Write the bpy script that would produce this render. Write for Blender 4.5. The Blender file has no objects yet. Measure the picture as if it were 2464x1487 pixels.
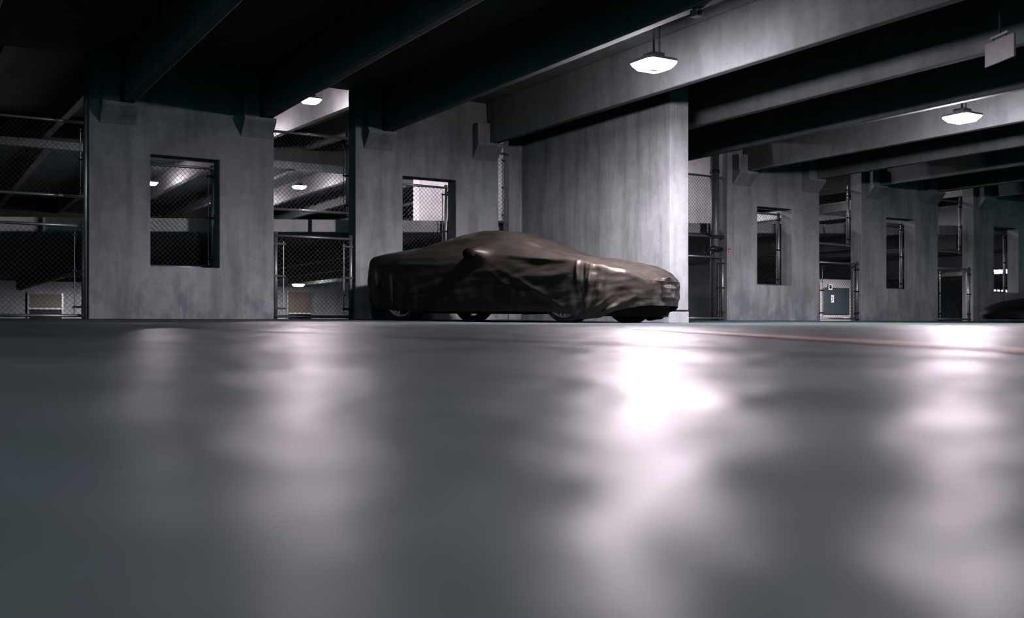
import bpy, bmesh, math, random
from mathutils import Vector, Matrix, noise as mnoise
random.seed(7)
scn = bpy.context.scene
COL = scn.collection

# ------------------------------------------------------------------ camera
YAW = math.radians(31.25)
cam_d = bpy.data.cameras.new('camera')
cam = bpy.data.objects.new('camera', cam_d); COL.objects.link(cam)
cam.location = (0, 0, 0)
cam.rotation_euler = (math.radians(90), 0, -YAW)
cam_d.sensor_width = 36.0
cam_d.lens = 2447.0 / 2464.0 * 36.0
cam_d.shift_y = 48.5 / 2464.0
cam_d.clip_start = 0.02
cam_d.clip_end = 300
cam_d.dof.use_dof = True
cam_d.dof.focus_distance = 14.5
cam_d.dof.aperture_fstop = 2.8
scn.camera = cam

# ------------------------------------------------------------------ world and exposure
w = bpy.data.worlds.new('night'); scn.world = w; w.use_nodes = True
bg = w.node_tree.nodes['Background']
bg.inputs['Color'].default_value = (0.10, 0.55, 0.66, 1)
bg.inputs['Strength'].default_value = 0.55
vs = scn.view_settings
scn.display_settings.display_device = 'sRGB'
vs.view_transform = 'Standard'; vs.look = 'None'; vs.gamma = 1.0
vs.use_curve_mapping = False
vs.exposure = 0.0
scn.cycles.use_denoising = True
scn.cycles.max_bounces = 5
scn.cycles.diffuse_bounces = 0
scn.cycles.glossy_bounces = 3
scn.cycles.sample_clamp_indirect = 4.0
scn.cycles.caustics_reflective = False
scn.cycles.caustics_refractive = False
LAMP_COL = (1.0, 0.855, 0.96)
LAMP_POWER = 2700.0         # emission of the flat underside of a lamp lens
LAMP_SIDE = 450.0          # emission of its sloped sides

# ------------------------------------------------------------------ place constants (metres, camera at the origin)
D = 15.0                 # front of the pierced wall
TH = 0.30
PX0, PM, PW = 2.281, 3.934, 2.6145
WO, WW, WZ0, WZ1 = 0.819, 0.9764, 0.898, 2.4845
SZ = 3.14                # underside of the ceiling beams
CZ = 3.84                # underside of the ceiling
def stem_x(k): return 2.72 + 1.967 * k

def floor_z(x, y):
    z = -0.06 + 0.0115 * min(y, 11.5) + 0.0026 * x
    if y > 11.5: z += 0.0186 * (min(y, 15.4) - 11.5)
    return z

# ------------------------------------------------------------------ materials
def mat(name):
    m = bpy.data.materials.new(name); m.use_nodes = True
    nt = m.node_tree
    return m, nt, nt.nodes['Principled BSDF']
def N(nt, t, **kw):
    n = nt.nodes.new(t)
    for k, v in kw.items():
        if k in n.inputs: n.inputs[k].default_value = v
        else: setattr(n, k, v)
    return n
def ramp(nt, src, stops):
    r = nt.nodes.new('ShaderNodeValToRGB')
    e = r.color_ramp.elements
    while len(e) < len(stops): e.new(0.5)
    for i, (p, c) in enumerate(stops):
        e[i].position = p
        e[i].color = c if len(c) == 4 else (*c, 1)
    nt.links.new(src, r.inputs['Fac'])
    return r.outputs['Color']
def g(v): return (v, v, v)
def mapped(nt, scale):
    geo = nt.nodes.new('ShaderNodeNewGeometry')
    mp = nt.nodes.new('ShaderNodeMapping')
    mp.inputs['Scale'].default_value = scale
    nt.links.new(geo.outputs['Position'], mp.inputs['Vector'])
    return mp.outputs['Vector']
def noise_node(nt, vec, scale, detail=5, rough=0.55):
    n = nt.nodes.new('ShaderNodeTexNoise')
    n.inputs['Scale'].default_value = scale
    n.inputs['Detail'].default_value = detail
    n.inputs['Roughness'].default_value = rough
    nt.links.new(vec, n.inputs['Vector'])
    return n.outputs['Fac']
def mul(nt, a, b, fac=1.0):
    m = nt.nodes.new('ShaderNodeMix'); m.data_type = 'RGBA'; m.blend_type = 'MULTIPLY'
    m.inputs['Factor'].default_value = fac
    nt.links.new(a, m.inputs['A']); nt.links.new(b, m.inputs['B'])
    return m.outputs['Result']

def concrete(name, col, rough=0.85, dirt=True, streak=0.75, contrast=0.7):
    m, nt, b = mat(name)
    v1 = mapped(nt, (1, 1, 1))
    big = ramp(nt, noise_node(nt, v1, 0.9, 6, 0.62), [(0.3, tuple(c * contrast for c in col)), (0.7, col)])
    vs_ = mapped(nt, (2.6, 2.6, 0.35))
    st = ramp(nt, noise_node(nt, vs_, 1.6, 5, 0.6), [(0.34, g(streak)), (0.56, g(1.0))])
    c = mul(nt, big, st)
    mid = ramp(nt, noise_node(nt, v1, 7.0, 4, 0.6), [(0.3, g(0.86)), (0.6, g(1.0))])
    c = mul(nt, c, mid)
    pit = nt.nodes.new('ShaderNodeTexVoronoi'); pit.inputs['Scale'].default_value = 9.0
    nt.links.new(v1, pit.inputs['Vector'])
    pr = ramp(nt, pit.outputs['Distance'], [(0.05, g(0.35)), (0.085, g(1.0))])
    c = mul(nt, c, pr, 0.75)
    if dirt:
        # splashes and smudges of old dirt on the lower part of the wall
        geo = nt.nodes.new('ShaderNodeNewGeometry')
        sep = nt.nodes.new('ShaderNodeSeparateXYZ'); nt.links.new(geo.outputs['Position'], sep.inputs[0])
        mr = nt.nodes.new('ShaderNodeMapRange')
        mr.inputs['From Min'].default_value = 0.1; mr.inputs['From Max'].default_value = 1.1
        mr.inputs['To Min'].default_value = 1.0; mr.inputs['To Max'].default_value = 0.0
        nt.links.new(sep.outputs['Z'], mr.inputs['Value'])
        sm = noise_node(nt, mapped(nt, (1.0, 1.0, 0.6)), 3.1, 5, 0.62)
        smr = ramp(nt, sm, [(0.47, g(0.0)), (0.60, g(1.0))])
        mm = nt.nodes.new('ShaderNodeMath'); mm.operation = 'MULTIPLY'
        nt.links.new(mr.outputs['Result'], mm.inputs[0]); nt.links.new(smr, mm.inputs[1])
        dm = nt.nodes.new('ShaderNodeMix'); dm.data_type = 'RGBA'
        nt.links.new(mm.outputs[0], dm.inputs['Factor'])
        nt.links.new(c, dm.inputs['A'])
        dm.inputs['B'].default_value = (col[0] * 0.34, col[1] * 0.40, col[2] * 0.44, 1)
        c = dm.outputs['Result']
    nt.links.new(c, b.inputs['Base Color'])
    b.inputs['Roughness'].default_value = rough
    b.inputs['Specular IOR Level'].default_value = 0.3
    bp = nt.nodes.new('ShaderNodeBump'); bp.inputs['Strength'].default_value = 0.25
    bp.inputs['Distance'].default_value = 0.01
    nt.links.new(noise_node(nt, v1, 30, 5, 0.7), bp.inputs['Height'])
    nt.links.new(bp.outputs['Normal'], b.inputs['Normal'])
    return m

CONC = concrete('cast_concrete', (0.335, 0.368, 0.37), contrast=0.55, streak=0.66)
CONC_BEAM = concrete('beam_concrete', (0.23, 0.27, 0.27), dirt=False, streak=0.8)
CONC_FAR = concrete('far_concrete', (0.27, 0.33, 0.33), dirt=False)
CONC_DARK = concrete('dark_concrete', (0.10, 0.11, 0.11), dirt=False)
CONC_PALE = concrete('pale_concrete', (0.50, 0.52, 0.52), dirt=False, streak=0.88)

def make_floor_mat(name, col, r0, r1, bump):
    m, nt, b = mat(name)
    v = mapped(nt, (1, 1, 1))
    big = ramp(nt, noise_node(nt, v, 0.55, 7, 0.6), [(0.32, tuple(c * 0.62 for c in col)), (0.68, col)])
    mid = ramp(nt, noise_node(nt, v, 4.0, 5, 0.6), [(0.32, g(0.72)), (0.62, g(1.0))])
    fin = ramp(nt, noise_node(nt, v, 60.0, 3, 0.6), [(0.3, g(0.85)), (0.6, g(1.0))])
    c = mul(nt, mul(nt, big, mid), fin)
    nt.links.new(c, b.inputs['Base Color'])
    rr = nt.nodes.new('ShaderNodeMapRange')
    rr.inputs['To Min'].default_value = r0; rr.inputs['To Max'].default_value = r1
    rr.inputs['From Min'].default_value = 0.3; rr.inputs['From Max'].default_value = 0.7
    nt.links.new(noise_node(nt, v, 2.3, 5, 0.6), rr.inputs['Value'])
    nt.links.new(rr.outputs['Result'], b.inputs['Roughness'])
    sr = nt.nodes.new('ShaderNodeMapRange')
    sr.inputs['From Min'].default_value = 0.40; sr.inputs['From Max'].default_value = 0.62
    sr.inputs['To Min'].default_value = 0.012; sr.inputs['To Max'].default_value = 0.038
    nt.links.new(noise_node(nt, mapped(nt, (1.3, 1.0, 1)), 7.0, 3, 0.55), sr.inputs['Value'])
    nt.links.new(sr.outputs['Result'], b.inputs['Specular IOR Level'])
    b.inputs['Specular Tint'].default_value = (0.62, 0.93, 1.0, 1)
    b1 = nt.nodes.new('ShaderNodeBump'); b1.inputs['Strength'].default_value = bump
    b1.inputs['Distance'].default_value = 0.03
    nt.links.new(noise_node(nt, v, 2.6, 3, 0.5), b1.inputs['Height'])
    b2 = nt.nodes.new('ShaderNodeBump'); b2.inputs['Strength'].default_value = 0.8
    b2.inputs['Distance'].default_value = 0.006
    nt.links.new(noise_node(nt, v, 11, 3, 0.5), b2.inputs['Height'])
    nt.links.new(b1.outputs['Normal'], b2.inputs['Normal'])
    nt.links.new(b2.outputs['Normal'], b.inputs['Normal'])
    return m
FLOOR = make_floor_mat('sealed_floor_concrete', (0.064, 0.092, 0.094), 0.36, 0.48, 1.0)
APRON = make_floor_mat('dull_floor_concrete', (0.07, 0.075, 0.075), 0.5, 0.7, 0.3)

def plain(name, col, rough=0.5, metal=0.0, spec=0.5, var=0.15):
    m, nt, b = mat(name)
    v = mapped(nt, (1, 1, 1))
    c = ramp(nt, noise_node(nt, v, 12, 4), [(0.3, tuple(x * (1 - var) for x in col)), (0.7, col)])
    nt.links.new(c, b.inputs['Base Color'])
    b.inputs['Roughness'].default_value = rough
    b.inputs['Metallic'].default_value = metal
    b.inputs['Specular IOR Level'].default_value = spec
    return m
STEEL = plain('galvanised_steel', (0.30, 0.33, 0.33), 0.42, 0.8)
WIRE = plain('weathered_wire', (0.022, 0.026, 0.027), 0.6, 0.0, spec=0.3)
DARKMET = plain('dark_iron', (0.025, 0.027, 0.028), 0.5, 0.6)
PIPE = plain('painted_pipe', (0.085, 0.10, 0.098), 0.35, 0.0)
HOUSING = plain('lamp_housing', (0.28, 0.28, 0.29), 0.4, 0.3)
WHITEP = plain('white_enamel', (0.50, 0.50, 0.50), 0.5)
SIGNP = plain('grey_sign_face', (0.22, 0.22, 0.22), 0.6)
REDP = plain('red_label', (0.45, 0.05, 0.03), 0.5)
RUBBER = plain('tire_rubber', (0.010, 0.010, 0.011), 0.75)
RIM = plain('polished_rim', (0.80, 0.77, 0.78), 0.3, 0.25)
BLACKP = plain('black_paint', (0.002, 0.0025, 0.003), 0.55, spec=0.15)
UNDER = plain('underbody_plastic', (0.003, 0.0035, 0.004), 0.8, spec=.1)
STRIPE = plain('orange_paint', (0.52, 0.20, 0.10), 0.5, var=0.4)
PANELP = plain('green_grey_panel', (0.012, 0.022, 0.022), 0.45)
RUSTP = plain('rust_brown_panel', (0.30, 0.13, 0.06), 0.7)
YEL = plain('dull_tan_board', (0.085, 0.08, 0.055), 0.7)
BLACKG = plain('black_mark', (0.003, 0.003, 0.003), 0.8, spec=0.1)

def emissive(name, col, s):
    m, nt, b = mat(name)
    b.inputs['Base Color'].default_value = (0.8, 0.8, 0.8, 1)
    b.inputs['Emission Color'].default_value = (*col, 1)
    b.inputs['Emission Strength'].default_value = s
    return m
LENS_B = emissive('lamp_lens_underside', LAMP_COL, LAMP_POWER)
LENS_S = emissive('lamp_lens_side', LAMP_COL, LAMP_SIDE)
WEAK_B = emissive('dimmed_lens_underside', LAMP_COL, LAMP_POWER * .30)  # dimmed copies of the lens for the weaker lamps
WEAK_S = emissive('dimmed_lens_side', LAMP_COL, LAMP_SIDE * .32)
AMBER = emissive('amber_lens', (1.0, 0.45, 0.2), 6)
WLED = emissive('white_bulb', (1, 0.95, 0.9), 8)

def cover_mat():
    m, nt, b = mat('cover_fabric')
    tc = nt.nodes.new('ShaderNodeTexCoord')
    v = tc.outputs['Object']
    def mp(s, rot=(0, 0, 0)):
        q = nt.nodes.new('ShaderNodeMapping'); q.inputs['Scale'].default_value = s
        q.inputs['Rotation'].default_value = rot
        nt.links.new(v, q.inputs['Vector']); return q.outputs['Vector']
    c = ramp(nt, noise_node(nt, mp((0.7, 3, 3)), 2.2, 6, 0.65), [(0.3, (0.008, 0.0085, 0.0075)), (0.7, (0.025, 0.0215, 0.017))])
    f = ramp(nt, noise_node(nt, mp((1, 1, 1)), 220, 2, 0.6), [(0.3, g(0.75)), (0.6, g(1.0))])
    nt.links.new(mul(nt, c, f), b.inputs['Base Color'])
    b.inputs['Roughness'].default_value = 0.47
    b.inputs['Specular Tint'].default_value = (1.0, 0.86, 0.72, 1)
    b.inputs['Specular IOR Level'].default_value = 0.33
    b1 = nt.nodes.new('ShaderNodeBump'); b1.inputs['Strength'].default_value = 0.35; b1.inputs['Distance'].default_value = 0.015
    nt.links.new(noise_node(nt, mp((0.9, 4.0, 6.0), (0, math.radians(12), 0)), 1.7, 5, 0.55), b1.inputs['Height'])
    b2 = nt.nodes.new('ShaderNodeBump'); b2.inputs['Strength'].default_value = 0.35; b2.inputs['Distance'].default_value = 0.006
    nt.links.new(noise_node(nt, mp((2.0, 9.0, 14.0), (0, math.radians(-20), 0)), 2.0, 5, 0.6), b2.inputs['Height'])
    nt.links.new(b1.outputs['Normal'], b2.inputs['Normal'])
    nt.links.new(b2.outputs['Normal'], b.inputs['Normal'])
    return m
COVER = cover_mat()

# ------------------------------------------------------------------ mesh helpers
def newbm(): return bmesh.new()
def hexa(bm, p):
    """eight corners: four bottom (ccw), four top"""
    v = [bm.verts.new(q) for q in p]
    for f in ((3, 2, 1, 0), (4, 5, 6, 7), (0, 1, 5, 4), (1, 2, 6, 5), (2, 3, 7, 6), (3, 0, 4, 7)):
        bm.faces.new([v[i] for i in f])
    return v
def box(bm, x0, x1, y0, y1, z0, z1):
    return hexa(bm, [(x0, y0, z0), (x1, y0, z0), (x1, y1, z0), (x0, y1, z0),
                     (x0, y0, z1), (x1, y0, z1), (x1, y1, z1), (x0, y1, z1)])
def tube(bm, a, b, r, n=8, r2=None, caps=True):
    a = Vector(a); b = Vector(b); r2 = r if r2 is None else r2
    d = (b - a).normalized()
    up = Vector((0, 0, 1)) if abs(d.z) < 0.9 else Vector((1, 0, 0))
    s = d.cross(up).normalized(); t = s.cross(d)
    ra = []; rb = []
    for i in range(n):
        an = 2 * math.pi * (i + 0.5) / n
        o = s * math.cos(an) + t * math.sin(an)
        ra.append(bm.verts.new(a + o * r)); rb.append(bm.verts.new(b + o * r2))
    for i in range(n):
        j = (i + 1) % n
        bm.faces.new((ra[i], ra[j], rb[j], rb[i]))
    if caps:
        bm.faces.new(ra[::-1]); bm.faces.new(rb)
def lathe(bm, prof, n=32, axis='Y', c=(0, 0, 0)):
    rings = []
    for (r, h) in prof:
        ring = []
        for i in range(n):
            an = 2 * math.pi * i / n
            a, b_ = r * math.cos(an), r * math.sin(an)
            p = (a + c[0], h + c[1], b_ + c[2]) if axis == 'Y' else (a + c[0], b_ + c[1], h + c[2])
            ring.append(bm.verts.new(p))
        rings.append(ring)
    for k in range(len(rings) - 1):
        for i in range(n):
            j = (i + 1) % n
            bm.faces.new((rings[k][i], rings[k][j], rings[k + 1][j], rings[k + 1][i]))
def torus(bm, c, R, r, axis='Y', n=20, m=6):
    vs = []
    for i in range(n):
        a = 2 * math.pi * i / n
        row = []
        for j in range(m):
            b = 2 * math.pi * j / m
            q = (R + r * math.cos(b)); h = r * math.sin(b)
            if axis == 'Y': p = (c[0] + q * math.cos(a), c[1] + h, c[2] + q * math.sin(a))
            elif axis == 'X': p = (c[0] + h, c[1] + q * math.cos(a), c[2] + q * math.sin(a))
            else: p = (c[0] + q * math.cos(a), c[1] + q * math.sin(a), c[2] + h)
            row.append(bm.verts.new(p))
        vs.append(row)
    for i in range(n):
        for j in range(m):
            bm.faces.new((vs[i][j], vs[(i + 1) % n][j], vs[(i + 1) % n][(j + 1) % m], vs[i][(j + 1) % m]))

def link(name, bm, material, parent=None, origin=(0, 0, 0), smooth=False, bevel=0.0, seg=2):
    """one mesh object; vertices are given in world space when it has an origin"""
    o3 = Vector(origin)
    for v in bm.verts: v.co -= o3
    bmesh.ops.recalc_face_normals(bm, faces=bm.faces[:])
    me = bpy.data.meshes.new(name); bm.to_mesh(me); bm.free()
    if smooth:
        for p in me.polygons: p.use_smooth = True
    me.materials.append(material)
    o = bpy.data.objects.new(name, me); COL.objects.link(o)
    if parent is not None: o.parent = parent
    else: o.location = o3
    if bevel > 0:
        b = o.modifiers.new('bevel', 'BEVEL'); b.width = bevel; b.segments = seg
        b.limit_method = 'ANGLE'; b.angle_limit = math.radians(40)
    return o
def tag(o, label, cat, group=None):
    o['label'] = label; o['category'] = cat
    if group: o['group'] = group
    return o
def thing(name, label, cat, loc, group=None, rz=0):
    o = bpy.data.objects.new(name, None); COL.objects.link(o)
    o.location = loc; o.rotation_euler = (0, 0, rz); o.empty_display_size = 0.2
    return tag(o, label, cat, group)
def struct(name, bm, m, origin=(0, 0, 0), **kw):
    o = link(name, bm, m, None, origin, **kw); o['kind'] = 'structure'; return o
def kids(o): return [c for c in bpy.data.objects if c.parent == o]
def copy_tree(o, parent=None):
    c = o.copy(); COL.objects.link(c)
    if parent is not None: c.parent = parent
    for ch in kids(o): copy_tree(ch, c)
    return c

# ------------------------------------------------------------------ floor and ceiling
bm = newbm()
ys = [-8, -4, -2, 0, 2, 4, 6, 8, 10, 11.5, 15.34]
xs = [-14, -6, 0, 6, 9.4, 9.71, 14, 20, 28, 40]
def grid_sheet(bm, xs, ys, dz=0.0, skip=None):
    vv = {}
    for i, x in enumerate(xs):
        for j, y in enumerate(ys):
            vv[i, j] = bm.verts.new((x, y, floor_z(x, y) + dz))
    for i in range(len(xs) - 1):
        for j in range(len(ys) - 1):
            bm.faces.new((vv[i, j], vv[i + 1, j], vv[i + 1, j + 1], vv[i, j + 1]))
grid_sheet(bm, xs, ys)
ret = bmesh.ops.extrude_face_region(bm, geom=bm.faces[:])
for e in ret['geom']:
    if isinstance(e, bmesh.types.BMVert): e.co.z -= 0.25
struct('floor', bm, FLOOR)
# slightly darker, rougher strip of the floor along the wall behind the parked car
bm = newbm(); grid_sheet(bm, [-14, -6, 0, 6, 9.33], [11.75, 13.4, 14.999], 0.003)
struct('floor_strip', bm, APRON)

bm = newbm(); box(bm, -14, 40, -8, 15.34, CZ, CZ + 0.22)
struct('ceiling', bm, CONC_BEAM)

# ------------------------------------------------------------------ ceiling beams (tapered stems of the deck)
ORD = ['first', 'second', 'third', 'fourth', 'fifth', 'sixth', 'seventh', 'eighth', 'ninth', 'tenth', 'eleventh', 'twelfth']
beam_lab = {
    -4: 'unlit concrete ceiling beam far outside the left edge',
    -3: 'unlit concrete ceiling beam two beams outside the left edge',
    -2: 'unlit concrete ceiling beam just outside the left edge',
    -1: 'dark concrete ceiling beam at the far left edge, left of every wall pier',
    0: 'dark concrete ceiling beam landing on the left corbel of the leftmost pier',
    1: 'dark concrete ceiling beam landing on the right corbel of the leftmost pier',
    2: 'unlit concrete ceiling beam just left of the brightest hanging lamp',
    3: 'brightly lit concrete ceiling beam just right of the brightest hanging lamp',
    4: 'dark concrete ceiling beam with a thin lit lower edge, first one right of the long divider wall',
    5: 'dark concrete ceiling beam just left of the hanging lamp at the right edge',
    6: 'pale lit concrete ceiling beam behind the hanging lamp at the right edge',
    7: 'dim concrete ceiling beam, first one beyond the lit beam at the right edge',
    8: 'dim concrete ceiling beam landing on the left corbel of the second pier from the pipe',
    9: 'dark concrete ceiling beam over the right corbel of the second pier from the pipe',
    10: 'farthest dark concrete ceiling beam visible at the right edge',
    11: 'dark concrete ceiling beam over the right corbel of the rightmost pier'}
for k in range(-4, 12):
    x = stem_x(k)
    bm = newbm()
    hexa(bm, [(x, -8, SZ), (x + .13, -8, SZ), (x + .13, 14.98, SZ), (x, 14.98, SZ),
              (x - .04, -8, CZ), (x + .20, -8, CZ), (x + .20, 14.98, CZ), (x - .04, 14.98, CZ)])
    o = link('ceiling_beam', bm, CONC_BEAM, None, (x, 0, SZ), bevel=0.018)
    tag(o, beam_lab[k], 'beam', 'concrete beams under the ceiling')

# ------------------------------------------------------------------ wall piers with a window opening each
def ring_panel(bm, x0, x1, z0f, z1, wx0, wx1, wz0, wz1, y0, y1):
    """slab with a rectangular hole; z0f(x) gives the base"""
    def P(x, z, y): return bm.verts.new((x, y, z))
    F = {}
    for s, y in enumerate((y0, y1)):
        F[s] = [P(x0, z0f(x0), y), P(x1, z0f(x1), y), P(x1, z1, y), P(x0, z1, y),
                P(wx0, wz0, y), P(wx1, wz0, y), P(wx1, wz1, y), P(wx0, wz1, y)]
    for s in (0, 1):
        f = F[s]
        for a, b, c, d in ((0, 1, 5, 4), (1, 2, 6, 5), (2, 3, 7, 6), (3, 0, 4, 7)):
            bm.faces.new((f[a], f[b], f[c], f[d]))
    for a, b in ((0, 1), (1, 2), (2, 3), (3, 0), (4, 5), (5, 6), (6, 7), (7, 4)):
        bm.faces.new((F[0][a], F[0][b], F[1][b], F[1][a]))
pier_lab = {
    -1: 'concrete wall pier with a square opening beyond the left edge',
    0: 'widest looking concrete wall pier at left with a large fenced opening',
    1: 'concrete wall pier behind the covered car with a fenced opening',
    2: 'concrete wall pier hidden behind the long divider wall',
    3: 'concrete wall pier with red tag, right of the vertical pipe',
    4: 'concrete wall pier, second one right of the vertical pipe',
    5: 'rightmost concrete wall pier with damp stains above the black car'}
for k in range(-1, 6):
    x0 = PX0 + k * PM; x1 = x0 + PW
    base = (x0, D, floor_z(x0, D) - 0.02)
    t = thing('concrete_pier', pier_lab[k], 'pillar', base, 'window-pierced concrete piers of the far wall')
    bm = newbm()
    ring_panel(bm, x0, x1, lambda x: floor_z(x, D) - 0.02, CZ - 0.002, x0 + WO, x0 + WO + WW, WZ0, WZ1, D, D + TH)
    link('wall_panel', bm, CONC, t, base, bevel=0.012)
    for sk in (2 * k, 2 * k + 1):
        s = stem_x(sk)
        if not (x0 - .1 < s < x1): continue
        a, b_ = s - 0.30, min(s + 0.18, x1 - 0.005)
        bm = newbm()
        y = 14.78
        # wedge-shaped bracket: sloped underside, upright key on its left
        v = [bm.verts.new(q) for q in ((a, D, 2.86), (b_, D, 2.86), (b_, D, SZ - .004), (a, D, SZ - .004),
                                       (a, y, 3.09), (b_, y, 3.09), (b_, y, SZ - .004), (a, y, SZ - .004))]
        for f in ((0, 1, 5, 4), (4, 5, 6, 7), (7, 6, 2, 3), (0, 4, 7, 3), (1, 2, 6, 5), (0, 3, 2, 1)):
            bm.faces.new([v[i] for i in f])
        cb = link('corbel', bm, CONC, t, base, bevel=0.01)
        bm = newbm(); box(bm, a + .0, s - 0.06, y + .03, D - 0.002, SZ - .004, 3.46)
        link('corbel_key', bm, CONC, cb, base, bevel=0.01)

# ------------------------------------------------------------------ long divider wall towards the camera
bm = newbm()
zf = floor_z(9.5, 11.1)
box(bm, 9.37, 9.71, 11.13, 15.30, zf + 0.175, CZ - .002)
struct('wall_divider', bm, CONC, bevel=0.012)
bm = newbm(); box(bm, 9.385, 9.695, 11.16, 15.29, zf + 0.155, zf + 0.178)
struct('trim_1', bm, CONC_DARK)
bm = newbm(); box(bm, 9.34, 9.70, 11.11, 15.30, zf - 0.02, zf + 0.157)
struct('trim_2', bm, CONC, bevel=0.008)
bm = newbm(); box(bm, 9.10, 9.37, 15.10, 15.30, zf, CZ - .002)
struct('trim_3', bm, CONC, bevel=0.008)
bm = newbm(); box(bm, 8.835, 9.095, 15.12, 15.28, floor_z(9, 15.2), 1.2)
struct('trim_5', bm, CONC, bevel=0.008)

# ------------------------------------------------------------------ chain-link fences
def chain_mesh(bm, x0, x1, z0, z1, y, p=0.072, r=0.0028):
    for sgn in (1, -1):
        k0 = math.floor((min(x0 + sgn * z0, x0 + sgn * z1)) / p) - 1
        k1 = math.ceil((max(x1 + sgn * z0, x1 + sgn * z1)) / p) + 1
        for k in range(k0, k1 + 1):
            c = k * p            # x + sgn*z = c
            # clip in z
            if sgn == 1: za, zb = c - x1, c - x0
            else: za, zb = x0 - c, x1 - c
            za = max(za, z0); zb = min(zb, z1)
            if zb - za < 0.01: continue
            tube(bm, (c - sgn * za, y + sgn * r * .8, za), (c - sgn * zb, y + sgn * r * .8, zb), r, 4, caps=False)
def fence(label, x0, x1, z0, z1, y, posts=(True, True), ext=0.06, rail_r=0.021, group=None, bar=.12, anchor=None):
    base = (x0, y, z0)
    t = thing('chain_link_fence', label, 'fence', base, group)
    bm = newbm(); chain_mesh(bm, x0 + .03, x1 - .03, z0 + .02, z1 - .015, y)
    link('wire_mesh', bm, WIRE, t, base)
    for z, nm in ((z1, 'top_rail'), (z0, 'bottom_rail')):
        bm = newbm(); tube(bm, (x0 + .02, y - .03, z), (x1 - .02, y - .03, z), rail_r, 10)
        link(nm, bm, STEEL, t, base, smooth=True)
    for s, on in zip((0, 1), posts):
        if not on: continue
        xp = x0 + .03 if s == 0 else x1 - .03
        bm = newbm(); tube(bm, (xp, y, z0 - .04), (xp, y, z1 + ext), 0.03, 12)
        ob = link('post', bm, STEEL, t, base, smooth=True)
        xb = xp + (bar if s == 0 else -bar)
        bm = newbm(); tube(bm, (xb, y - .012, z0 + .03), (xb, y - .012, z1 - .08), 0.008, 6)
        link('tension_bar', bm, STEEL, t, base)
        for zc in (z0 + .12, (z0 + z1) / 2, z1 - .12):
            bm = newbm(); box(bm, min(xp, xb) - .03, max(xp, xb) + .03, y - .038, y - .032, zc - .014, zc + .014)
            link('clamp', bm, DARKMET, t, base)
            if anchor is not None and s == 1:
                bm = newbm(); box(bm, xp + .012, max(anchor + .03, xp + .05), D + TH + .001, y + .012, zc + .03, zc + .055)
                link('wall_bracket', bm, DARKMET, t, base)
    return t
GL = 'low chain-link fences at floor level'
GU = 'chain-link panels above the ramp edge'
GW = 'chain-link panels behind the pier openings'
def gap(k): return PX0 + k * PM + PW, PX0 + (k + 1) * PM      # opening right of pier k
lowlab = {-1: 'low chain-link fence at the far left, left of the widest pier',
          0: 'low chain-link fence between the widest pier and the covered car',
          2: 'low chain-link fence in front of the vertical pipe',
          3: 'low chain-link fence before the white-framed dark panel',
          4: 'low chain-link fence in the rightmost opening, left of the last pier'}
for k, lab in lowlab.items():
    a, b_ = gap(k)
    if k == 2: a = 12.76
    z0 = floor_z(a, D) + 0.045
    fence(lab, a + .02, b_ - .02, z0, 1.42, 15.08, group=GL)
uplab = {-1: 'tall chain-link panel at the far left above the ramp edge',
         0: 'tall chain-link panel between the widest pier and the pier behind the car',
         2: 'chain-link panel left of the vertical pipe, above the ramp edge',
         3: 'upper chain-link panel between the two piers right of the pipe',
         4: 'upper chain-link panel in the rightmost opening'}
for k, lab in uplab.items():
    a, b_ = gap(k)
    fence(lab, a - .05, b_ + .045, 1.86, 3.06 if k >= 0 else 2.9, 15.37, posts=(False, True), ext=0.12, group=GU, bar=.07, anchor=b_ + .05)
fence('narrow chain-link panel between the pier behind the car and the divider wall', 8.7, 9.22, 1.88, 3.08, 15.37, posts=(False, True), ext=.05, group=GU, bar=.07, anchor=9.25)
winlab = {0: 'chain-link panel behind the opening of the widest pier',
          1: 'chain-link panel behind the opening just above the car roof',
          3: 'chain-link panel behind the opening of the pier beside the pipe',
          4: 'chain-link panel behind the opening, second pier from the pipe',
          5: 'chain-link panel behind the opening of the rightmost pier'}
for k, lab in winlab.items():
    x0 = PX0 + k * PM + WO
    fence(lab, x0 - .06, x0 + WW + .03, WZ0 + .02, 2.40, 15.37, posts=(True, True), ext=0.05, group=GW, bar=.07, anchor=x0 + WW + .03)

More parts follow.
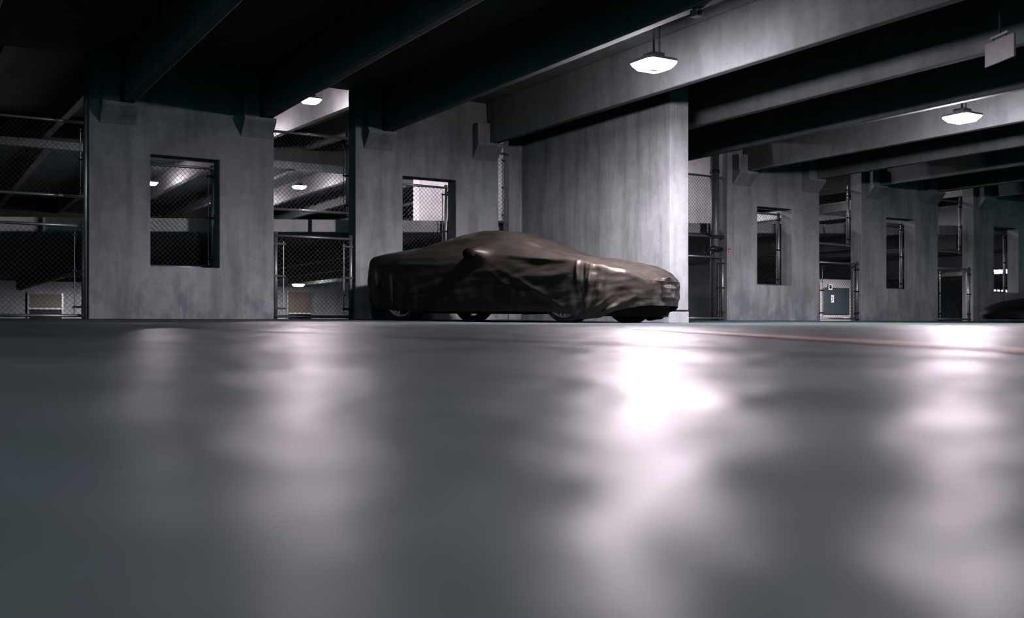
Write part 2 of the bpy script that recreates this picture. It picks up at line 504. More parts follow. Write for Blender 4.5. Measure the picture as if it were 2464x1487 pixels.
# ------------------------------------------------------------------ hanging lamps
def make_lamp():
    t = thing('hanging_lamp', 'x', 'lamp', (0, 0, 0))
    bm = newbm()        # square lens with cut corners: emitting sides
    def sq(a, c, z):
        return [bm.verts.new(p) for p in ((-a + c, -a, z), (a - c, -a, z), (a, -a + c, z), (a, a - c, z),
                                          (a - c, a, z), (-a + c, a, z), (-a, a - c, z), (-a, -a + c, z))]
    r0 = sq(.205, .05, .014); r1 = sq(.205, .05, .0); r2 = sq(.155, .04, -.055)
    for A, B in ((r0, r1), (r1, r2)):
        for i in range(8):
            j = (i + 1) % 8
            bm.faces.new((A[i], A[j], B[j], B[i]))
    link('lens', bm, LENS_S, t)
    bm = newbm(); f = sq(.155, .04, -.0555); bm.faces.new(f)
    f2 = sq(.155, .04, -.0535); bm.faces.new(f2[::-1])
    link('lens_underside', bm, LENS_B, t)
    bm = newbm(); box(bm, -.06, .06, -.03, .03, -.068, -.0565)
    link('sensor_plate', bm, HOUSING, t)
    bm = newbm()
    r0 = sq(.215, .05, .0145); r1 = sq(.215, .05, .045); r2 = sq(.10, .02, .062)
    bm.faces.new(r0[::-1])
    for A, B in ((r0, r1), (r1, r2)):
        for i in range(8):
            j = (i + 1) % 8
            bm.faces.new((A[i], A[j], B[j], B[i]))
    bm.faces.new(r2)
    hs = link('housing', bm, HOUSING, t)
    bm = newbm(); box(bm, -.09, .09, -.09, .09, .0625, .125)
    link('driver_box', bm, HOUSING, t, bevel=.006)
    bm = newbm(); tube(bm, (0, 0, .125), (0, 0, .795), .013, 10)
    link('rod', bm, HOUSING, t, smooth=True)
    bm = newbm()
    for i in range(24):      # safety chain as small alternating links
        z = .14 + i * .026
        torus(bm, (.085, 0, z), .011, .0032, 'Y' if i % 2 else 'X', 8, 4)
    link('safety_chain', bm, DARKMET, t)
    return t
GLMP = 'square hanging garage lamps'
lamps = [
    (7.50, 9.2, 3.06, 'brightest square hanging lamp, in front of the lit ceiling beam'),
    (13.2, 9.2, 3.06, 'square hanging lamp near the right edge, under the ceiling beams'),
    (8.4, 23.0, 5.40, 'upper glowing lamp beyond the wall, left of the covered car'),
    (12.25, 34.7, 5.04, 'middle glowing lamp seen through chain-link in the tall left gap'),
    (13.9, 39.5, 1.79, 'lowest glowing lamp, seen through the low fence left of the car'),
    (7.62, 36.8, 5.08, 'lamp cut by the left edge of the widest pier opening'),
    (-2.2, -3.5, 3.07, 'square hanging lamp behind the camera on the left'),
    (13.2, -2.5, 3.06, 'added square hanging lamp, unseen behind the camera on the right'),  # added as fill for the floor, out of view
    (12.4, 22.6, 1.30, 'added square lamp below the ramp, unseen behind the pier next to the car roof'),  # added to light the foot of the core wall
    (8.4, 28.9, 5.55, 'lamp over the ramp, hidden behind the widest pier'),
    (12.25, 41.5, 5.04, 'lamp of the far upper deck, hidden behind the widest pier'),
    (6.2, 39.5, 1.66, 'added lamp of the far lower deck, hidden behind the widest pier'),  # added to light the low beams at the far left
    (12.0, 21.4, 5.35, 'added lamp over the ramp, hidden behind the pier next to the car roof'),  # added to light the front of the core wall
    (20.2, 21.0, 5.75, 'added lamp over the ramp, hidden behind the pier beside the pipe'),  # added so the core wall near the pipe is lit
    (34.3, 28.0, 5.04, 'added far upper lamp hidden behind the second pier from the pipe'),  # added so the far beams on the right catch light
    (34.3, 35.8, 5.04, 'added far upper lamp hidden behind the pier beside the pipe'),  # second added light for the same far beams
    (31.5, 21.0, 1.97, 'added far lower lamp hidden behind the rightmost pier'),  # added to light the low beams on the right
    (21.3, 17.5, 1.50, 'added low lamp beside the dark cabinet, hidden behind the second pier from the pipe'),  # added to light the cabinet
]
L0 = make_lamp()
WEAK_MESH = {}
for c in kids(L0):
    if c.name in ('lens', 'lens_underside'):
        me = c.data.copy(); me.materials[0] = WEAK_S if c.name == 'lens' else WEAK_B
        WEAK_MESH[c.name] = me
WEAK = (4, 11, 12, 13, 16, 17)
for i, (x, y, z, lab) in enumerate(lamps):
    o = L0 if i == 0 else copy_tree(L0)
    o.location = (x, y, z); o['label'] = lab; o['group'] = GLMP
    if i in WEAK:
        for c in kids(o):
            if c.name.startswith('lens'):
                c.data = WEAK_MESH[c.name.split('.')[0]]

# ------------------------------------------------------------------ small things under our ceiling
t = thing('hanging_sign', 'blank pale square sign hanging at the upper right edge', 'sign', (9.66, 6.3, 2.73), rz=math.radians(68))
bm = newbm(); box(bm, -.235, .235, -.012, .012, 0, .24); link('sign_panel', bm, SIGNP, t, bevel=.004)
bm = newbm(); box(bm, -.14, .14, -.02, .02, .262, .285); link('hanger_bar', bm, HOUSING, t)
for sx in (-.1, .1):
    bm = newbm(); tube(bm, (sx, 0, .235), (sx, 0, .265), .005, 6); link('hook', bm, DARKMET, t)
bm = newbm(); tube(bm, (0, 0, .285), (0, 0, CZ - 2.73), .011, 8); link('rod', bm, DARKMET, t)
t = thing('junction_box', 'small dark box under the beam left of the brightest lamp', 'electrical box', (6.73, 7.6, SZ))
bm = newbm(); box(bm, -.045, .045, -.05, .05, -.075, -.002); link('box_body', bm, HOUSING, t, bevel=.006)
bm = newbm(); tube(bm, (-.01, -.05, -.045), (-.01, -.09, -.05), .022, 12); link('socket', bm, DARKMET, t, smooth=True)

# ------------------------------------------------------------------ standpipe with its valve, tag on the pier
px, py = 13.93, 15.19
t = thing('standpipe', 'tall grey-green vertical pipe right of the divider wall', 'pipe', (px, py, floor_z(px, py)))
b0 = (px, py, floor_z(px, py))
bm = newbm(); tube(bm, (px, py, b0[2]), (px, py, CZ - .003), .088, 24); link('pipe_body', bm, PIPE, t, b0, smooth=True)
for z in (3.13, 1.83):
    bm = newbm(); tube(bm, (px, py, z - .03), (px, py, z + .03), .097, 24); link('coupling', bm, DARKMET, t, b0, smooth=True)
bm = newbm(); box(bm, px - .17, px + .148, py - .11, py - .095, 1.80, 1.86); link('strap', bm, DARKMET, t, b0)
t = thing('valve', 'dark hose valve with handwheel on the vertical pipe', 'valve', (px, py - .09, 1.58))
bm = newbm(); tube(bm, (-.30, -.05, 0), (.06, -.05, 0), .042, 14); tube(bm, (0, .0, 0), (0, -.06, 0), .05, 14)
tube(bm, (-.16, -.05, 0), (-.10, -.05, 0), .062, 14)
link('valve_body', bm, DARKMET, t, smooth=True)
bm = newbm(); torus(bm, (-.335, -.05, .0), .075, .012, 'X', 20, 6); tube(bm, (-.335, -.05, -.07), (-.335, -.05, .07), .008, 6)
tube(bm, (-.335, -.12, 0), (-.335, .02, 0), .008, 6); tube(bm, (-.34, -.05, 0), (-.29, -.05, 0), .012, 6)
link('handwheel', bm, DARKMET, t, smooth=True)
bm = newbm()
for i in range(14):
    a = math.pi * i / 13
    torus(bm, (-.24 + .06 * math.cos(a), -.10, -.05 - .17 * math.sin(a)), .011, .0035, 'Y' if i % 2 else 'X', 8, 4)
link('chain', bm, DARKMET, t)
t = thing('wall_tag', 'tiny red and white tag on the edge of the pier beside the pipe', 'sign', (14.145, D - .004, 1.55))
bm = newbm(); box(bm, -.03, .03, -.004, .004, -.05, .05); link('tag_plate', bm, REDP, t)
bm = newbm(); box(bm, -.024, .024, -.0055, -.0042, -.006, .012); link('tag_band', bm, WHITEP, t)
bm = newbm(); box(bm, -.024, .024, -.0055, -.0042, -.043, -.03); link('tag_text', bm, WHITEP, t)

# ------------------------------------------------------------------ floor marking
def flat_strip(name, pts, wdt, m, dz=0.004):
    bm = newbm(); prev = None
    for i, p in enumerate(pts):
        a = Vector(pts[max(0, i - 1)]); b = Vector(pts[min(len(pts) - 1, i + 1)])
        d = (b - a).normalized(); n = Vector((-d.y, d.x)) * wdt / 2
        q = Vector(p)
        l, r = q + n, q - n
        cur = (bm.verts.new((l.x, l.y, floor_z(l.x, l.y) + dz)), bm.verts.new((r.x, r.y, floor_z(r.x, r.y) + dz)))
        if prev: bm.faces.new((prev[0], prev[1], cur[1], cur[0]))
        prev = cur
    return link(name, bm, m)

o = flat_strip('painted_line', [(1.35, .4), (1.77, 1.107), (2.16, 1.86), (2.55, 2.615), (3.5, 4.45)], .085, STRIPE)
tag(o, 'faded orange line painted across the floor at the right', 'floor marking')
o = flat_strip('floor_joint', [(1.44, .3), (1.41, .88), (1.34, 1.27), (1.38, 2.26), (1.27, 3.8), (1.24, 5.0)], .04, APRON, .0025)
o['kind'] = 'structure'

# ------------------------------------------------------------------ the covered car
RHO = math.radians(-66.3)
CAR0 = (6.86, 13.31, 0.105)
PITCH = math.radians(0.76)
car = thing('car', 'low sports car parked under a dark brown cover', 'car', CAR0, rz=RHO)
car.rotation_euler = (0, PITCH, RHO)
cov = thing('car_cover', 'wrinkled dark brown fabric cover draped over the sports car', 'car cover', CAR0, rz=RHO)
cov.rotation_euler = (0, PITCH, RHO)
def lerp_tab(tab, x):
    if x <= tab[0][0]: return tab[0][1]
    for (a, va), (b, vb) in zip(tab, tab[1:]):
        if x <= b:
            u = (x - a) / (b - a); u = u * u * (3 - 2 * u) * .5 + u * .5
            return va + (vb - va) * u
    return tab[-1][1]
H_T = [(-.78, .88), (-.74, .98), (-.64, 1.03), (-.4, 1.05), (0, 1.09), (.4, 1.185), (.75, 1.255), (1.05, 1.285), (1.4, 1.265), (1.8, 1.15),
       (2.15, 1.00), (2.5, .90), (2.8, .86), (3.1, .815), (3.35, .765), (3.52, .69), (3.62, .60)]
W_T = [(-.78, .62), (-.76, .72), (-.70, .82), (-.60, .895), (-.4, .94), (0, .955), (1.3, .93), (2.4, .945), (2.7, .95), (3.0, .92), (3.25, .84),
       (3.42, .73), (3.55, .58), (3.62, .42)]
A_T = [(-.78, .45), (-.4, .62), (0, .56), (.5, .50), (1.1, .50), (1.7, .52), (2.1, .62), (2.5, .72), (3.2, .66), (3.62, .34)]   # half width of the flat top
B_T = [(-.78, .74), (-.65, .88), (-.3, .90), (.3, .90), (1.5, .86), (2.3, .80), (2.8, .79), (3.1, .70), (3.4, .64), (3.62, .52)]      # shoulder height
E_T = [(-.78, .30), (-.62, .25), (-.4, .17), (0, .15), (1.6, .145), (2.5, .15), (2.75, .12), (2.95, .05), (3.15, .07), (3.35, .17), (3.62, .235)]      # hem
def section(s, inset=0.0):
    h, wd, a, b, e = (lerp_tab(T, s) for T in (H_T, W_T, A_T, B_T, E_T))
    h -= inset; wd -= inset; a = max(.1, a - inset); b = min(b - inset, h - .03); e += 0
    return [(0, h), (a * .55, h - .012), (a, h - .06), ((a + wd) / 2 + .02, (h - .06 + b) / 2 + .015), (wd * .955, b), (wd, b - .16 * min(1, b / .8)),
            (wd * 1.0, (b + e) * .44), (wd * .985, e + .08), (wd * .96, e)]
def catmull(P, n):
    out = []
    m = len(P)
    for k in range(n + 1):
        u = k / n * (m - 1); i = min(int(u), m - 2); f = u - i
        p0 = P[max(i - 1, 0)]; p1 = P[i]; p2 = P[i + 1]; p3 = P[min(i + 2, m - 1)]
        if i == 0: p0 = (-P[1][0], P[1][1])
        q = []
        for c in (0, 1):
            q.append(.5 * (2 * p1[c] + (p2[c] - p0[c]) * f + (2 * p0[c] - 5 * p1[c] + 4 * p2[c] - p3[c]) * f * f + (3 * p1[c] - p0[c] - 3 * p2[c] + p3[c]) * f ** 3))
        out.append(tuple(q))
    return out
NS, NT, NE = 400, 120, 22
def shell(inset, ns, ntt, ne, disp=None):
    s0, s1 = -.78 + inset, 3.62 - inset
    rows = []
    def half(s): return catmull(section(s, inset), ntt)
    def full(s, squash=1.0, ds=0.0):
        hp = half(s)
        return [Vector((s + ds, -y * squash, z)) for (y, z) in hp[::-1]] + [Vector((s + ds, y * squash, z)) for (y, z) in hp[1:]]
    for k in range(ne, 0, -1):
        f = k / ne; rows.append(full(s0, 1 - f, -.05 * math.sqrt(1 - (1 - f) ** 2)))
    for j in range(ns + 1): rows.append(full(s0 + (s1 - s0) * j / ns))
    for k in range(1, ne + 1):
        f = k / ne; rows.append(full(s1, 1 - f, .07 * math.sqrt(1 - (1 - f) ** 2)))
    if disp:
        nr, nc = len(rows), len(rows[0])
        new = []
        for j in range(nr):
            rr = []
            for i in range(nc):
                a = rows[min(j + 1, nr - 1)][i] - rows[max(j - 1, 0)][i]
                b = rows[j][min(i + 1, nc - 1)] - rows[j][max(i - 1, 0)]
                n = a.cross(b)
                n = n.normalized() if n.length > 1e-9 else Vector((0, 0, 1))
                p = rows[j][i]
                if n.dot(p - Vector((p.x * .9 + .13, 0, .45))) < 0: n = -n
                rr.append(p + disp(p, n, i / (nc - 1) * 2 - 1))
            new.append(rr)
        rows = new
    bm = newbm()
    vv = [[bm.verts.new(p) for p in r] for r in rows]
    for j in range(len(rows) - 1):
        for i in range(len(rows[0]) - 1):
            bm.faces.new((vv[j][i], vv[j + 1][i], vv[j + 1][i + 1], vv[j][i + 1]))
    bmesh.ops.remove_doubles(bm, verts=bm.verts[:], dist=1e-5)
    return bm
# folds: polylines over the near side, local (x forward, y, z), with height and width
MIR = Vector((1.62, -.97, .86))
FOLDS = [
    ([(1.38, -.99, .88), (1.80, -.99, .66), (2.35, -.98, .40), (2.80, -.98, .14)], .040, .035),
    ([(1.36, -.98, .82), (1.75, -.98, .54), (2.15, -.97, .30), (2.50, -.96, .16)], .018, .030),
    ([(1.42, -.92, .95), (1.90, -.90, .86), (2.40, -.90, .80), (2.85, -.88, .76)], .030, .035),
    ([(1.28, -.92, .97), (.90, -.88, 1.0), (.45, -.86, 1.0)], .022, .028),
    ([(1.25, -.97, .90), (.75, -.95, .88), (.2, -.93, .90)], .020, .028),
    ([(1.25, -.98, .82), (.7, -.96, .77), (.0, -.95, .80)], .018, .035),
    ([(1.50, -.80, 1.04), (2.05, -.66, .95), (2.55, -.60, .90)], .020, .030),
    ([(1.50, -.70, 1.10), (2.1, -.45, 1.0), (2.7, -.35, .89)], .018, .035),
    ([(2.88, -.90, .76), (2.90, -.97, .5), (2.95, -.95, .10)], .026, .022),
    ([(2.97, -.90, .74), (2.98, -.96, .45), (2.98, -.95, .10)], -.022, .018),
    ([(3.05, -.86, .72), (3.05, -.93, .45), (3.0, -.95, .10)], .028, .020),
    ([(3.13, -.84, .66), (3.10, -.90, .40), (3.02, -.93, .10)], -.018, .018),
    ([(3.20, -.80, .62), (3.16, -.88, .38), (3.04, -.93, .12)], .024, .020),
    ([(3.45, -.60, .52), (3.30, -.78, .36), (3.10, -.90, .16)], .024, .020),
    ([(3.52, -.50, .52), (3.40, -.70, .34), (3.16, -.88, .14)], -.020, .018),
    ([(3.66, -.12, .50), (3.50, -.60, .34), (3.22, -.86, .15)], .022, .022),
    ([(3.20, -.80, .60), (3.45, -.66, .54), (3.66, -.15, .52)], .018, .022),
    ([(2.0, -.97, .62), (2.5, -.98, .58), (2.85, -.96, .66)], .014, .05),
    ([(-.45, -.92, .72), (-.42, -.96, .5), (-.38, -.94, .22)], .030, .025),
    ([(-.30, -.92, .70), (-.28, -.96, .45), (-.24, -.94, .2)], -.024, .022),
    ([(-.15, -.94, .66), (-.14, -.96, .42), (-.12, -.94, .2)], .020, .022),
    ([(-.66, -.86, .75), (-.66, -.90, .45), (-.6, -.86, .22)], .018, .03),
]
FOLDS = [([Vector(q) for q in P], a, wd) for P, a, wd in FOLDS]
def seg_d(p, a, b):
    ab = b - a; t = max(0, min(1, (p - a).dot(ab) / ab.length_squared))
    return (p - a - ab * t).length, t
def cover_disp(p, n, t):
    d = 0.0
    if p.y < -.1:
        for P, amp, wd in FOLDS:
            best = 9; along = 0; m = len(P) - 1
            for i in range(m):
                dd, tt = seg_d(p, P[i], P[i + 1])
                if dd < best: best = dd; along = (i + tt) / m
            if best < wd * 4:
                fade = math.sin(math.pi * min(1, max(0, .12 + .8 * along))) ** .5
                d += amp * fade * math.exp(-(best / wd) ** 1.6) * 1.15
    # mirror under the cloth
    sgn = -1 if p.y < 0 else 1
    c = Vector((1.36, sgn * .90, .91))
    q = p - c
    r2 = (q.x / .13) ** 2 + (q.z / .085) ** 2
    out = Vector((0, sgn, .15)) * (.20 * math.exp(-r2)) if abs(p.y) > .55 else Vector((0, 0, 0))
    # number plate under the cloth at the nose
    pl = 0
    if p.x > 3.5:
        ey = max(0, abs(p.y) - .14); ez = max(0, abs(p.z - .40) - .06)
        pl = .035 * math.exp(-(ey / .02) ** 2 - (ez / .02) ** 2)
    # drape noise, stretched along the car
    v = Vector((p.x * 1.1 + p.z * 1.4, p.y * 2.2, p.z * 4.2 - p.x * .9))
    d += .009 * mnoise.noise(v * 1.6) + .006 * mnoise.noise(v * 3.7 + Vector((5, 2, 1)))
    vv = Vector((p.x * 9, p.y * 4, p.z * 1.2))
    low = max(0, 1 - abs(p.z - .15) / .45)
    d += .016 * low * mnoise.noise(vv)
    fl = max(0, min(1, (p.x - 2.75) / .3))
    d += fl * .02 * mnoise.noise(Vector((p.x * 5 + p.z * 4, p.y * 5, p.z * 5 - p.x * 3)))
    return n * (d + pl) + out
bm = shell(0.0, NS, NT, NE, cover_disp)
cl = link('cover_cloth', bm, COVER, cov, smooth=True)
sm = cl.modifiers.new('thick', 'SOLIDIFY'); sm.thickness = 0.004; sm.offset = -1
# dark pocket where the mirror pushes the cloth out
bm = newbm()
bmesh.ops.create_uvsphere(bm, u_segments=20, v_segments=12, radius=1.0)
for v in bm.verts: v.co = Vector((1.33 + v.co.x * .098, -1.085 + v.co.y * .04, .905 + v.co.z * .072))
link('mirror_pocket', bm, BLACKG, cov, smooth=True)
bm = newbm(); lathe(bm, [(.0, .0), (.012, .002), (.014, .008), (.008, .012)], 12, 'Y', (1.235, -1.03, .895))
link('grommet', bm, RIM, cov, smooth=True)
# car body under the cover
bm = shell(0.055, 60, 24, 5)
for v in bm.verts:
    if v.co.z < .3: v.co.z += 0.03
link('body', bm, BLACKP, car, smooth=True)
bm = newbm(); box(bm, -.55, 2.25, -.80, .80, .13, .22); box(bm, 2.3, 3.35, -.62, .62, .12, .24)
link('underbody', bm, UNDER, car, bevel=.01)
bm = newbm()   # front splitter: rounded lip below the nose
prev = None
pts = []
for i in range(17):
    a = -math.pi / 2 + math.pi * i / 16
    pts.append((2.98 + .52 * math.cos(a) ** .6 if math.cos(a) > 0 else 2.98, .78 * math.sin(a)))
lo = [bm.verts.new((x, y, .10)) for x, y in pts]; hi = [bm.verts.new((x + (.04 if x > 3.0 else 0), y, .30)) for x, y in pts]
for i in range(16): bm.faces.new((lo[i], lo[i + 1], hi[i + 1], hi[i]))
bm.faces.new(lo[::-1]); bm.faces.new(hi)
link('front_lip', bm, UNDER, car, smooth=False)
def make_wheel():
    """hub axis along y, outer face towards -y"""
    bm = newbm()
    lathe(bm, [(.25, .10), (.30, .12), (.325, .10), (.335, .06), (.335, -.06), (.325, -.10), (.30, -.125), (.262, -.12), (.25, -.10)], 48)
    tire = link('tire', bm, RUBBER, None, smooth=True)
    bm = newbm(); lathe(bm, [(.248, .09), (.235, .05), (.235, -.08), (.248, -.115), (.262, -.122), (.256, -.108)], 48)
    for k in range(5):
        for off in (-.07, .07):
            a = 2 * math.pi * k / 5 - math.pi / 2 + off
            ca, sa = math.cos(a), math.sin(a)
            a2 = 2 * math.pi * k / 5 - math.pi / 2 + off * 1.9
            q = Vector((math.cos(a2), 0, math.sin(a2))) * .245 + Vector((0, -.10, 0))
            p = Vector((ca, 0, sa)) * .05 + Vector((0, -.085, 0))
            tube(bm, p, q, .019, 6, .014)
    tube(bm, (0, -.06, 0), (0, -.115, 0), .05, 20)
    rim = link('rim', bm, RIM, None, smooth=False)
    bm = newbm(); lathe(bm, [(.03, -.0), (.17, -.0), (.17, -.02), (.03, -.02)], 32); disc = link('brake_disc', bm, DARKMET, None)
    return tire, rim, disc
WH = make_wheel()
first = True
for (wx, sy) in ((0, -1), (2.7, -1), (0, 1), (2.7, 1)):
    if first: tr, rm, dc = WH
    else: tr, rm, dc = (o.copy() for o in WH)
    for o in (tr, rm, dc):
        if not first: COL.objects.link(o)
    tr.parent = car; tr.location = (wx, sy * .79, .335)
    tr.rotation_euler = (0, math.radians(8 if wx else 20), 0 if sy < 0 else math.pi)
    rm.parent = tr; dc.parent = tr
    first = False

# ------------------------------------------------------------------ black car at the right edge
def nose_car():
    t = thing('black_car', 'low black car nose at the lower right edge', 'car', (22.3, 13.2, floor_z(22.3, 13.2)), rz=math.radians(178))
    bm = newbm()
    prof = [(-4.0, .5, .5), (-3.8, .75, .72), (-3.0, .85, .82), (-2.2, 1.22, .85), (-1.2, 1.2, .86), (-.45, .80, .88), (.3, .56, .90), (1.1, .50, .88), (1.55, .40, .78), (1.8, .31, .62), (1.9, .22, .4)]
    rows = []
    for x, h, wd in prof:
        c = [(wd * .98, .07), (wd, .35 * min(1, h / .5)), (wd * .97, min(.8, h * .75) * .8), (wd * (.62 if h > .95 else .8), h - .03), (wd * .3, h), (0, h)]
        c = [(y, z) for y, z in c]
        rows.append([(x, -y, z) for y, z in c] + [(x, y, z) for y, z in c[-2::-1]])
    vv = [[bm.verts.new(p) for p in r] for r in rows]
    for j in range(len(vv) - 1):
        for i in range(len(vv[0]) - 1):
            bm.faces.new((vv[j][i], vv[j + 1][i], vv[j + 1][i + 1], vv[j][i + 1]))
    bm.faces.new(vv[0]); bm.faces.new(vv[-1][::-1])
    o = link('body', bm, BLACKP, t, smooth=True)
    s = o.modifiers.new('sub', 'SUBSURF'); s.levels = 2; s.render_levels = 2
    for wx in (-.30, -2.6):
        for sy in (-1, 1):
            tr = WH[0].copy(); rm = WH[1].copy(); COL.objects.link(tr); COL.objects.link(rm)
            tr.parent = t; tr.location = (wx - .15, sy * .70, .335); tr.scale = (.98, .98, .98); rm.parent = tr
            tr.rotation_euler = (0, 0, 0 if sy < 0 else math.pi)
    return t
nose_car()

# ------------------------------------------------------------------ the next bay: ramp, its beams, and the decks beyond
def ramp_b(x): return 1.286 + .047 * x
def sheared(bm, x0, x1, y0, y1, f0, f1):
    hexa(bm, [(x0, y0, f0(x0, y0)), (x1, y0, f0(x1, y0)), (x1, y1, f0(x1, y1)), (x0, y1, f0(x0, y1)),
              (x0, y0, f1(x0, y0)), (x1, y0, f1(x1, y0)), (x1, y1, f1(x1, y1)), (x0, y1, f1(x0, y1))])
# ramp deck, cast in units between dark joints
for n in range(12):
    xa = -10.066 + n * 3.934
    bm = newbm()
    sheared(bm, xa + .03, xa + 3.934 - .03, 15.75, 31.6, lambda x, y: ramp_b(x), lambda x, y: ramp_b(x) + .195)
    o = struct('floor_ramp', bm, CONC_DARK)  # shade below the ramp is put into this dark colour
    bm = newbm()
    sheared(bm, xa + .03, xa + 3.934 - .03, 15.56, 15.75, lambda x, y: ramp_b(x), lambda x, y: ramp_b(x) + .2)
    o = struct('trim_6', bm, CONC_PALE, bevel=.012)  # front edge coloured pale to look lit
GR = 'shallow beams under the ramp beyond the wall'
for n in range(20):
    x = -3 + n * 1.967
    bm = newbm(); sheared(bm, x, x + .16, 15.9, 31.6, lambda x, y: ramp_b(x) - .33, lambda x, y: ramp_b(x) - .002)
    o = link('ramp_beam', bm, CONC_DARK, None, (x, 15.9, ramp_b(x) - .33))  # dark colour carries the shade under the ramp
    tag(o, 'shadowed concrete beam under the ramp beyond the wall', 'beam', GR)
def bz(x, y): return 5.45 + .035 * (y - 23.2) + .047 * (x - 9.5)
GB = 'beams of the upper ceiling over the ramp'
for n in range(-4, 14):
    x = 9.5 + n * 1.967
    bm = newbm(); sheared(bm, x, x + .18, 16.0, 31.9, lambda x, y: bz(x, y), lambda x, y: bz(x, y) + .68)
    o = link('upper_beam', bm, CONC_PALE if n == 0 else CONC_DARK, None, (x, 16, bz(x, 16)))  # lit look put into the colour: one pale beam, the others dark
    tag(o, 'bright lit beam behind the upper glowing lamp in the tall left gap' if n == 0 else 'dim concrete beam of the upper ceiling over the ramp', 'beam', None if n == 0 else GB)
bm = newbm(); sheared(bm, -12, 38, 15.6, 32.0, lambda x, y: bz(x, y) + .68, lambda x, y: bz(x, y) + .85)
struct('ceiling_upper', bm, CONC_DARK)  # dimness of this ceiling is put into its dark colour
# deck C
bm = newbm(); box(bm, -12, 60, 32.0, 50, 2.45, 2.65); struct('floor_upper', bm, CONC_FAR)
bm = newbm(); box(bm, -12, 60, 32.3, 50, 5.85, 6.05); struct('ceiling_far', bm, CONC_FAR)
bm = newbm(); box(bm, -12, 60, 32.0, 32.25, 5.22, 5.45); struct('trim_4', bm, CONC_FAR)
GC = 'beams of the far upper deck'; GD = 'beams of the far lower deck'
for n in range(-4, 16):
    x = 8.6 + n * 2.45
    ya = 32.3 if x < 30 else 24.0
    bm = newbm(); box(bm, x, x + .2, ya, 49.7, 5.2, 5.85)
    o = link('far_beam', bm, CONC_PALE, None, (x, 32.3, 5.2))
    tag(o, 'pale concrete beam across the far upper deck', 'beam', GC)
    yb = 32.3 if x < 27 else 18.0
    bm = newbm(); box(bm, x + 1.4, x + 1.6, yb, 49.7, 1.88, 2.45)
    o = link('far_beam', bm, CONC_PALE, None, (x + 1.4, 32.3, 1.88))
    tag(o, 'concrete beam across the far lower deck', 'beam', GD)
# lower floors and the wall closing the far side
bm = newbm(); box(bm, -12, 60, 15.6, 50, -1.3, -1.1); struct('floor_lower', bm, CONC_FAR)
bm = newbm(); box(bm, -12, 60, 42.0, 42.2, -1.1, 1.80); struct('wall_back', bm, CONC_BEAM)
bm = newbm(); box(bm, -12, 60, 49.7, 50, 2.65, 3.6); struct('wall_upper', bm, CONC_FAR)
bm = newbm(); box(bm, -14, 60, 15.20, 15.33, -1.3, -.17); struct('blocker_wall_lower', bm, CONC_DARK)  # unseen wall added to block sky light from under the floor
bm = newbm(); box(bm, -14, 60, 15.36, 15.50, CZ + .22, 9.2); struct('blocker_wall_above', bm, CONC_DARK)  # added to keep sky light out of the bay beyond
bm = newbm(); box(bm, -14, PX0 - PM - .01, D, D + TH, -.2, CZ - .002); struct('wall_side', bm, CONC)
# walls added to close the far ends against the bright sky
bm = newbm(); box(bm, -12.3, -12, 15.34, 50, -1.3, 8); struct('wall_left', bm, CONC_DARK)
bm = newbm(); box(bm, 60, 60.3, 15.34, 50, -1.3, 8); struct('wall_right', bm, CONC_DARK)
bm = newbm(); box(bm, -12, 60, 49.7, 50, 3.6, 8); box(bm, -12, 60, 49.7, 50, 1.55, 2.45); struct('blocker_wall_end', bm, CONC_DARK)
bm = newbm(); box(bm, -12, 60, 32.0, 32.25, 5.46, 8.6); struct('blocker_wall_end', bm, CONC_DARK)
bm = newbm(); box(bm, 38, 60, 15.34, 32, 2, 8); struct('blocker_wall_end', bm, CONC_DARK)
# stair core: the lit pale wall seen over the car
bm = newbm(); box(bm, 11.72, 22.6, 24.0, 24.35, -1.1, 6.6); struct('wall_core', bm, CONC_PALE)

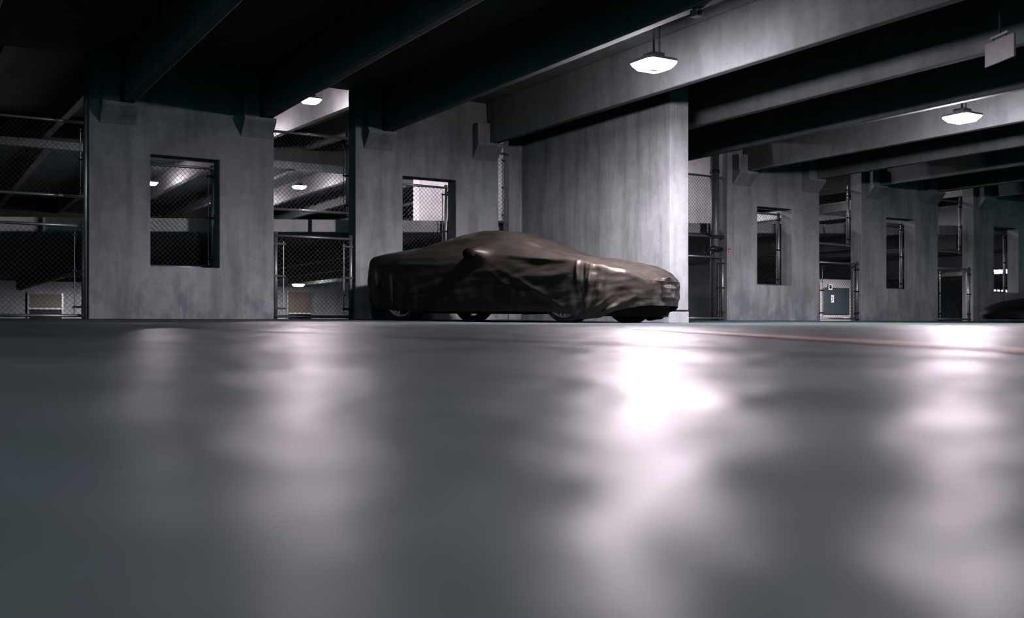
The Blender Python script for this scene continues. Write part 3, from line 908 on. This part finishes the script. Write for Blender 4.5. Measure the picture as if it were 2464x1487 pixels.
# panel room behind the second gap from the pipe
t = thing('equipment_cabinet', 'dark green-grey cabinet with white-framed top behind the low fence', 'cabinet', (21.8, 19.0, -1.1))
bm = newbm(); box(bm, -.62, .62, 0, .5, 0, 2.45); link('cabinet_body', bm, SIGNP, t, bevel=.01)
bm = newbm(); box(bm, -.5, .5, -.03, -.001, 1.50, 2.22); d = link('door', bm, PANELP, t, bevel=.006)
bm = newbm(); box(bm, -.34, -.2, -.045, -.031, 2.16, 2.32); link('square_notice', bm, WHITEP, d)
bm = newbm(); box(bm, -.31, -.23, -.05, -.046, 2.19, 2.29); link('square_notice_mark', bm, BLACKG, d)
bm = newbm(); box(bm, -.23, -.13, -.04, -.031, 1.82, 2.02); link('notice', bm, WHITEP, d)
bm = newbm(); box(bm, -.19, -.17, -.046, -.041, 1.86, 1.97); link('notice_mark', bm, BLACKG, d)

# boarded door openings in the far lower wall
for x0, x1, z0, z1, lab in ((14.3, 15.32, .70, 1.58, 'tan board behind the low fence left of the car'),
                            (4.3, 5.42, .80, 1.32, 'tan board behind the low fence at the far left')):
    t = thing('tan_board', lab, 'board', (x0, 41.99, z0))
    b0 = (x0, 41.99, z0)
    bm = newbm(); box(bm, x0, x1, 41.93, 41.995, z0, z1); link('panel', bm, YEL, t, b0)
    for a, b_ in ((x0 - .06, x0), (x1, x1 + .06)):
        bm = newbm(); box(bm, a, b_, 41.91, 41.995, -.3, z1 + .05); link('frame_post', bm, STEEL, t, b0)
    bm = newbm(); box(bm, x0, x1, 41.9, 41.995, z0 - .05, z0); link('sill', bm, WHITEP, t, b0)
    bm = newbm(); box(bm, x0, x1, 41.9, 41.995, -.3, z0 - .052); link('kick_panel', bm, BLACKP, t, b0)
# small lights seen low in the last opening
t = thing('light_bar', 'tiny white and amber lights low in the rightmost pier opening', 'light', (33.3, 22.0, 1.36))
bm = newbm(); box(bm, 0, .95, 0, .06, -.03, .03); link('bar', bm, DARKMET, t)
bm = newbm(); tube(bm, (.9, .03, -.03), (.9, .03, -2.46), .03, 8); link('stand', bm, DARKMET, t)
for dx, m_ in ((.1, WLED), (.32, WLED), (.55, AMBER), (.75, WLED)):
    bm = newbm(); tube(bm, (dx, -.001, 0), (dx, -.03, 0), .045, 12); link('bulb', bm, m_, t)

b0 = (2.235, 14.97, floor_z(2.235, 14.97))
bm = newbm(); tube(bm, b0, (2.235, 14.97, CZ - .003), .022, 12)
o = link('steel_post', bm, STEEL, None, b0, smooth=True)
tag(o, 'thin full-height steel post against the left side of the widest pier', 'post')
